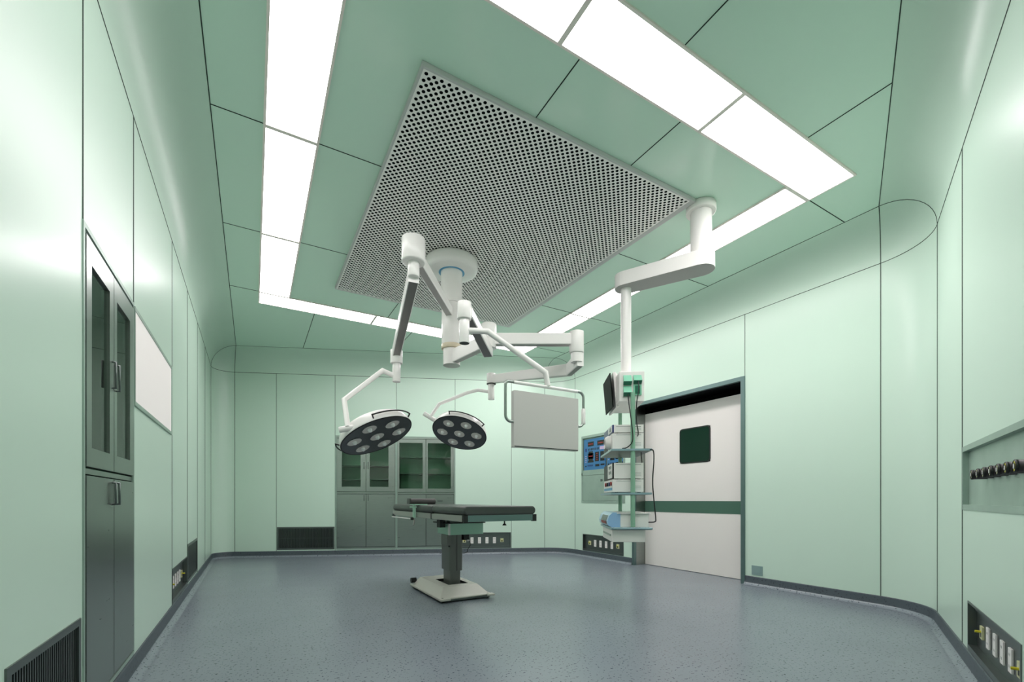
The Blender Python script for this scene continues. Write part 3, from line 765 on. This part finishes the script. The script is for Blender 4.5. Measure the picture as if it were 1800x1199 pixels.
# ------------------------------------------------------------------ wall-mounted things
def wthing(i, s0, z0, name, label, cat, group=None):
    M = wmat(i); return thing(name, label, cat, M @ V((s0, 0, z0)), wrot(i), group)
def u_handle(M, x, z0, z1, y, parent, horiz=False):
    b = MB(M)
    if horiz: b.tube([(x, y, z0), (x, y-.022, z0), (z1, y-.022, z0), (z1, y, z0)], .0055, STEEL, 8)
    else: b.tube([(x, y, z0), (x, y-.013, z0+.001), (x, y-.013, z1-.001), (x, y, z1)], .0045, STEELD, 8)
    b.build('handle', parent)
def cabinet(i, x0, x1, z0, z1, glass, zs, shelves, label, name, drawers=None, hz=(1.465, 1.585), lhz=(.93, 1.03), depth=.36, small_knob=False):
    """zs: (bottom of lower doors, top of lower doors, bottom of upper doors, top)"""
    M = wmat(i); cx = (x0+x1)/2
    t = wthing(i, cx, z0, name, label, 'cabinet', None)
    b = MB(M); y = .004; T_ = .018
    b.box(x0, x0+T_, y, depth, z0, z1, STEEL); b.box(x1-T_, x1, y, depth, z0, z1, STEEL)
    b.box(x0+T_, x1-T_, y, depth, zs[3], z1, STEEL); b.box(x0+T_, x1-T_, y, depth, z0, zs[0], STEEL)
    b.box(x0+T_, x1-T_, y, depth, zs[1], zs[2], STEEL); b.box(x0, x1, depth-.01, depth, z0, z1, DARKIN)
    b.box(x0+T_, x0+T_+.002, .03, depth-.01, zs[2], zs[3], DARKIN); b.box(x1-T_-.002, x1-T_, .03, depth-.01, zs[2], zs[3], DARKIN)
    b.box(x0-.008, x1+.008, -.004, y, z1-.012, z1+.008, STEELG); b.box(x0-.008, x0+.012, -.004, y, z0, z1-.012, STEELG); b.box(x1-.012, x1+.008, -.004, y, z0, z1-.012, STEELG)
    b.box(x0+.012, x1-.012, -.006, y, z0-.006, z0+.012, STEELG)
    b.build('body', t)
    g = .007
    b2 = MB(M); b2.box(x0+T_, x1-T_, .018, .022, zs[0], zs[1], VOID); b2.build('gap_blackout_sheet', t)  # added black sheet that makes the gaps round the lower doors dark
    for (dx0, dx1, side) in ((x0+T_+.003, cx-g/2, 1), (cx+g/2, x1-T_-.003, -1)):
        gx0, gx1 = glass[0] if side == 1 else glass[1]; gz0, gz1 = glass[2]
        b = MB(M); y0, y1 = -.006, .014
        b.box(dx0, gx0, y0, y1, zs[2]+g, zs[3]-g, STEEL); b.box(gx1, dx1, y0, y1, zs[2]+g, zs[3]-g, STEEL)
        b.box(gx0, gx1, y0, y1, zs[2]+g, gz0, STEEL); b.box(gx0, gx1, y0, y1, gz1, zs[3]-g, STEEL)
        d = b.build('door', t)
        b = MB(M); b.box(gx0, gx1, .004, .008, gz0, gz1, GLASS); b.build('pane', d)
        hx = dx1-.03 if side == 1 else dx0+.03
        if small_knob: b = MB(M); b.cyl((hx+side*.012, -.006, 1.42), (hx+side*.012, -.026, 1.42), .009, STEEL, 12); b.build('handle', d)
        else: u_handle(M, hx, hz[0], hz[1], -.006, d)
        zt = zs[1]-g
        if drawers:
            b = MB(M); b.box(dx0, dx1, y0, y1, drawers+g, zt, STEEL); d = b.build('drawer', t)
            m_ = (dx0+dx1)/2; b = MB(M); b.box(m_-.045, m_+.045, -.02, -.006, .925, .940, STEELD); b.build('handle', d)
            zt = drawers-g
        b = MB(M); b.box(dx0, dx1, y0, y1, zs[0]+g, zt, STEEL); d = b.build('door', t)
        if not drawers: u_handle(M, hx, lhz[0], lhz[1], -.006, d)
    for sz in shelves:
        b = MB(M); b.box(x0+T_+.003, x1-T_-.003, .04, depth-.012, sz-.008, sz+.008, STEELD); b.build('shelf', t)
    return t
cabinet(0, 2.322+.845, 3.162+.845, .115, 2.02, ((2.408+.845, 2.67+.845), (2.796+.845, 3.057+.845), (1.159, 1.893)), (.131, 1.053, 1.075, 1.995), (1.42, 1.66),
        'tall steel cabinet with glass upper doors in the left wall beside the film viewer', 'built_in_cabinet')
cabinet(1, 1.934, 2.928, .115, 2.035, ((2.034, 2.341), (2.491, 2.802), (1.175, 1.908)), (.152, 1.056, 1.085, 1.998), (1.30, 1.533),
        'left one of the two steel and glass cabinets in the back wall', 'built_in_cabinet', hz=(1.48, 1.59), lhz=(.94, 1.028))
cabinet(1, 2.937, 3.929, .115, 2.035, ((2.983, 3.376), (3.463, 3.857), (1.147, 1.932)), (.152, 1.048, 1.077, 1.998), (1.405, 1.69),
        'right one of the two steel and glass cabinets in the back wall, with drawers', 'built_in_cabinet', drawers=.861, small_knob=True)

def grille(i, x0, x1, z0, z1, label):
    M = wmat(i); t = wthing(i, (x0+x1)/2, z0, 'air_return_grille', label, 'air grille', None)
    b = MB(M); f = .026
    b.box(x0, x1, -.005, .02, z0, z0+f, STEELD); b.box(x0, x1, -.005, .02, z1-f, z1, STEELD)
    b.box(x0, x0+f, -.005, .02, z0+f, z1-f, STEELD); b.box(x1-f, x1, -.005, .02, z0+f, z1-f, STEELD)
    b.box(x0, x1, .10, .11, z0, z1, VOID); b.box(x0, x1, .02, .10, z0-.0, z0+.004, VOID); b.box(x0, x1, .02, .10, z1-.004, z1, VOID)
    b.box(x0, x0+.004, .02, .10, z0, z1, VOID); b.box(x1-.004, x1, .02, .10, z0, z1, VOID)
    b.build('frame', t, .001)
    b = MB(M); x = x0+f+.009
    while x < x1-f-.004: b.box(x-.0035, x+.0035, .004, .022, z0+f, z1-f, STEELD); x += .0175
    b.box(x0+f, x1-f, .009, .016, (z0+z1)/2-.004, (z0+z1)/2+.004, STEELD)
    b.build('louvre', t)
grille(0, 1.69+.845, 2.285+.845, .12, .505, 'dark metal air grille low on the left wall, nearest the camera')
grille(0, 5.53+.845, 6.43+.845, .12, .505, 'dark metal air grille at the far end of the left wall, beyond the socket box')
grille(1, .997, 1.914, .12, .50, 'dark metal air grille low on the back wall, left of the cabinets')

def socket_box(i, x0, x1, z0, z1, label):
    M = wmat(i); t = wthing(i, (x0+x1)/2, z0, 'socket_box', label, 'socket panel', None)
    b = MB(M); f = .012; dp = .032
    b.box(x0, x1, dp, dp+.01, z0, z1, STEELD)
    b.box(x0, x1, -.004, dp, z0, z0+.030, STEELD); b.box(x0, x1, -.004, dp, z1-f, z1, STEELD)
    b.box(x0, x0+f, -.004, dp, z0+.03, z1-f, STEELD); b.box(x1-f, x1, -.004, dp, z0+.03, z1-f, STEELD)
    b.box(x0+f, x1-f, dp-.006, dp, z1-.05, z1-.042, STEELD); b.build('recess', t, .001)
    c = (x0+x1)/2
    for k in range(4):
        x = c+(-.197+.1315*k); b = MB(M)
        b.box(x-.026, x+.026, dp-.009, dp, .187, .295, WHITEM); o = b.build('outlet', t, .002)
        b = MB(M)
        for zc in (.215, .267):
            for dx in (-.008, .008): b.box(x+dx-.0015, x+dx+.0015, dp-.0095, dp-.0088, zc-.006, zc+.006, STEELD)
        b.build('slots', o)
    for sg in (-1, 1):
        x = c+sg*.331; b = MB(M)
        b.box(x-.028, x+.028, dp-.009, dp, .205, .272, YELP); b.box(x-.011, x+.011, dp-.0095, dp-.0088, .215, .240, BLACK)
        o = b.build('earth_terminal', t, .001)
        b = MB(M); b.cyl((x, dp-.009, .243), (x, dp-.032, .243), .0065, YEL, 10); b.build('pin', o)
socket_box(0, 4.53+.845, 5.49+.845, .105, .39, 'dark recessed socket box with white outlets low on the left wall')
socket_box(1, 3.935, 4.908, .105, .38, 'dark recessed socket box low on the back wall, behind the operating table column')
socket_box(2, .549, 1.511, .105, .38, 'dark recessed socket box low on the wall left of the sliding door')
socket_box(3, 1.425, 2.40, .105, .38, 'dark recessed socket box low on the near right wall, under the gas outlet panel')

# gas outlet panel
M = wmat(3); x0, x1, z0, z1 = 1.281, 2.91, .893, 1.263
t = wthing(3, (x0+x1)/2, z0, 'gas_outlet_panel', 'recessed steel panel with a row of black round gas outlets on the near right wall', 'gas outlet panel')
b = MB(M); f = .030; dp = .022
b.box(x0, x1, dp, dp+.01, z0, z1, STEELG)
for a in ((x0, x1, z0, z0+f), (x0, x1, z1-f, z1)): b.box(a[0], a[1], -.004, dp, a[2], a[3], STEELG)
b.box(x0, x0+.014, -.004, dp, z0+f, z1-f, STEELG); b.box(x1-.014, x1, -.004, dp, z0+f, z1-f, STEELG)
b.build('recess', t, .001)
for k in range(7):
    x = 1.72+.125*k; b = MB(M); r = .0245
    b.lathe([(r, .0), (r, .055), (0, .055)], (x, dp, 1.081), (0, -1, 0), BROWN, 28)
    b.lathe([(r+.001, .050), (r+.001, .057), (r-.003, .059)], (x, dp, 1.081), (0, -1, 0), BLACK, 28)
    o = b.build('gas_outlet', t)
    b = MB(M); b.lathe([(r-.003, .0565), (r-.009, .0575), (.0, .0575)], (x, dp, 1.081), (0, -1, 0), YEL if k in (5, 6) else YELP, 24, False)
    b.lathe([(.013, .0585), (.0, .0585)], (x, dp, 1.081), (0, -1, 0), BROWN, 20, False)
    b.box(x-.005, x+.005, dp-.0602, dp-.0585, 1.072, 1.090, WHITEM)
    b.build('collar', o)

# film viewer on the left wall
M = wmat(0); t = wthing(0, 3.84+.845, 1.48, 'film_viewer', 'wide plain white film viewing panel in a thin green frame on the left wall', 'film viewer')
fx0, fx1, fz0, fz1 = 3.172+.845, 4.475+.845, 1.470, 2.015; b = MB(M); f = .022
b.box(fx0, fx1, -.008, .0, fz0, fz0+f, STEELG); b.box(fx0, fx1, -.008, 0, fz1-f, fz1, STEELG)
b.box(fx0, fx0+.008, -.008, 0, fz0+f, fz1-f, STEELG); b.box(fx1-f, fx1, -.008, 0, fz0+f, fz1-f, STEELG); b.build('frame', t, .001)
MB(M).box(fx0+.008, fx1-f, -.005, -.001, fz0+f, fz1-f, FILMW).build('viewing_panel', t)

# switch plate by the door
M = wmat(2); t = wthing(2, 3.574, .119, 'floor_switch_plate', 'small square steel plate low on the wall right of the sliding door', 'switch plate')
b = MB(M); b.box(3.512, 3.636, -.005, 0, .119, .223, PLATE); b.build('plate', t, .001)
b = MB(M); b.box(3.542, 3.606, -.007, -.005, .139, .203, PLATE); b.build('cover', t, .001)

# control panel on the right wall
M = wmat(2); x0, x1, z0, z1 = .517, 1.541, .90, 2.02
t = wthing(2, (x0+x1)/2, z0, 'control_panel', 'wall-mounted control cabinet with blue display boards left of the sliding door', 'control panel')
b = MB(M); b.box(x0, x1, .03, .04, z0, z1, STEELG)
b.box(x0, x1, -.006, .03, z1-.040, z1, STEELG); b.box(x0, x1, -.006, .03, z0, z0+.035, STEELG); b.box(x0, x1, -.006, .03, 1.36, 1.40, STEELG)
b.box(x0, x0+.035, -.006, .03, z0+.035, z1-.04, STEELG); b.box(x1-.035, x1, -.006, .03, z0+.035, z1-.04, STEELG)
b.box(x0+.035, x1-.035, .0, .03, 1.40, 1.445, STEELG)
b.build('body', t, .001)
b = MB(M); b.box(x0+.037, x1-.037, -.003, .02, z0+.037, 1.356, STEELG); lid = b.build('door', t, .001)
b = MB(M); b.box(1.0, 1.022, -.0045, -.002, 1.245, 1.285, BLACK); b.box(1.032, 1.055, -.004, -.002, 1.25, 1.28, STEELD); b.build('lock', lid)
for (a0, a1, second) in ((.575, 1.10, False), (1.145, 1.50, True)):
    b = MB(M); b.box(a0, a1, .004, .02, 1.445, 1.955, CTLB); bd = b.build('display_board', t); plabel(bd, 'blue display board')
    W_ = a1-a0; k = W_/.525
    def rc(u0, u1, v0, v1, m, d=.001):
        nm = 'display' if m is CTLK and (u1-u0) > .15 else 'digits' if m is REDM else 'label_plate' if m is PINKM else 'key'
        MB(M).box(a0+u0*W_, a0+u1*W_, .004-d, .0045, 1.445+v0*.51, 1.445+v1*.51, m).build(nm, bd)
    rc(.19, .48, .76, .91, CTLK); rc(.64, .95, .76, .91, CTLK); rc(.22, .44, .82, .85, REDM, .0015); rc(.68, .90, .82, .85, REDM, .0015)
    rc(.19, .47, .36, .54, CTLK); rc(.23, .43, .30, .60, CTLK); rc(.25, .42, .43, .46, REDM, .0015); rc(.19, .47, .24, .30, CTLK)
    rc(.53, .72, .26, .56, CTLK); rc(.78, .97, .26, .56, CTLK)
    for q_ in range(4): rc(.60, .66, .30+.065*q_, .325+.065*q_, REDM, .0015)
    for q_ in range(8): rc(.21+.068*q_, .245+.068*q_, .63, .70, CTLK)
    rc(.07, .14, .60, .71, NAVY); rc(.76, .96, .62, .72, PINKM)
    for q_ in range(6): rc(.18+.045*q_, .21+.045*q_, .12, .17, NAVY)
    rc(.55, .74, .10, .17, CTLK); rc(.79, .97, .12, .17, CTLK); rc(.06, .13, .11, .15, CTLK)
    for q_ in range(4): rc(.06, .13, .26+.06*q_, .28+.06*q_, PINKM)

# ------------------------------------------------------------------ camera, world, view
cam = bpy.data.cameras.new('camera'); co = bpy.data.objects.new('camera', cam); COL.objects.link(co)
co.location = (0, 0, .95); co.rotation_euler = (R(90), 0, -R(30))
cam.sensor_width = 36; cam.sensor_fit = 'HORIZONTAL'; cam.lens = 15.8; cam.shift_y = (879-599.5)/1800; cam.clip_start = .02
S.camera = co
w = bpy.data.worlds.new('world'); S.world = w; w.use_nodes = True
w.node_tree.nodes['Background'].inputs[0].default_value = (.8, .9, .85, 1); w.node_tree.nodes['Background'].inputs[1].default_value = 0.2
S.view_settings.view_transform = 'Standard'; S.view_settings.look = 'None'; S.view_settings.gamma = 1; S.view_settings.exposure = 1.13
S.view_settings.use_curve_mapping = False
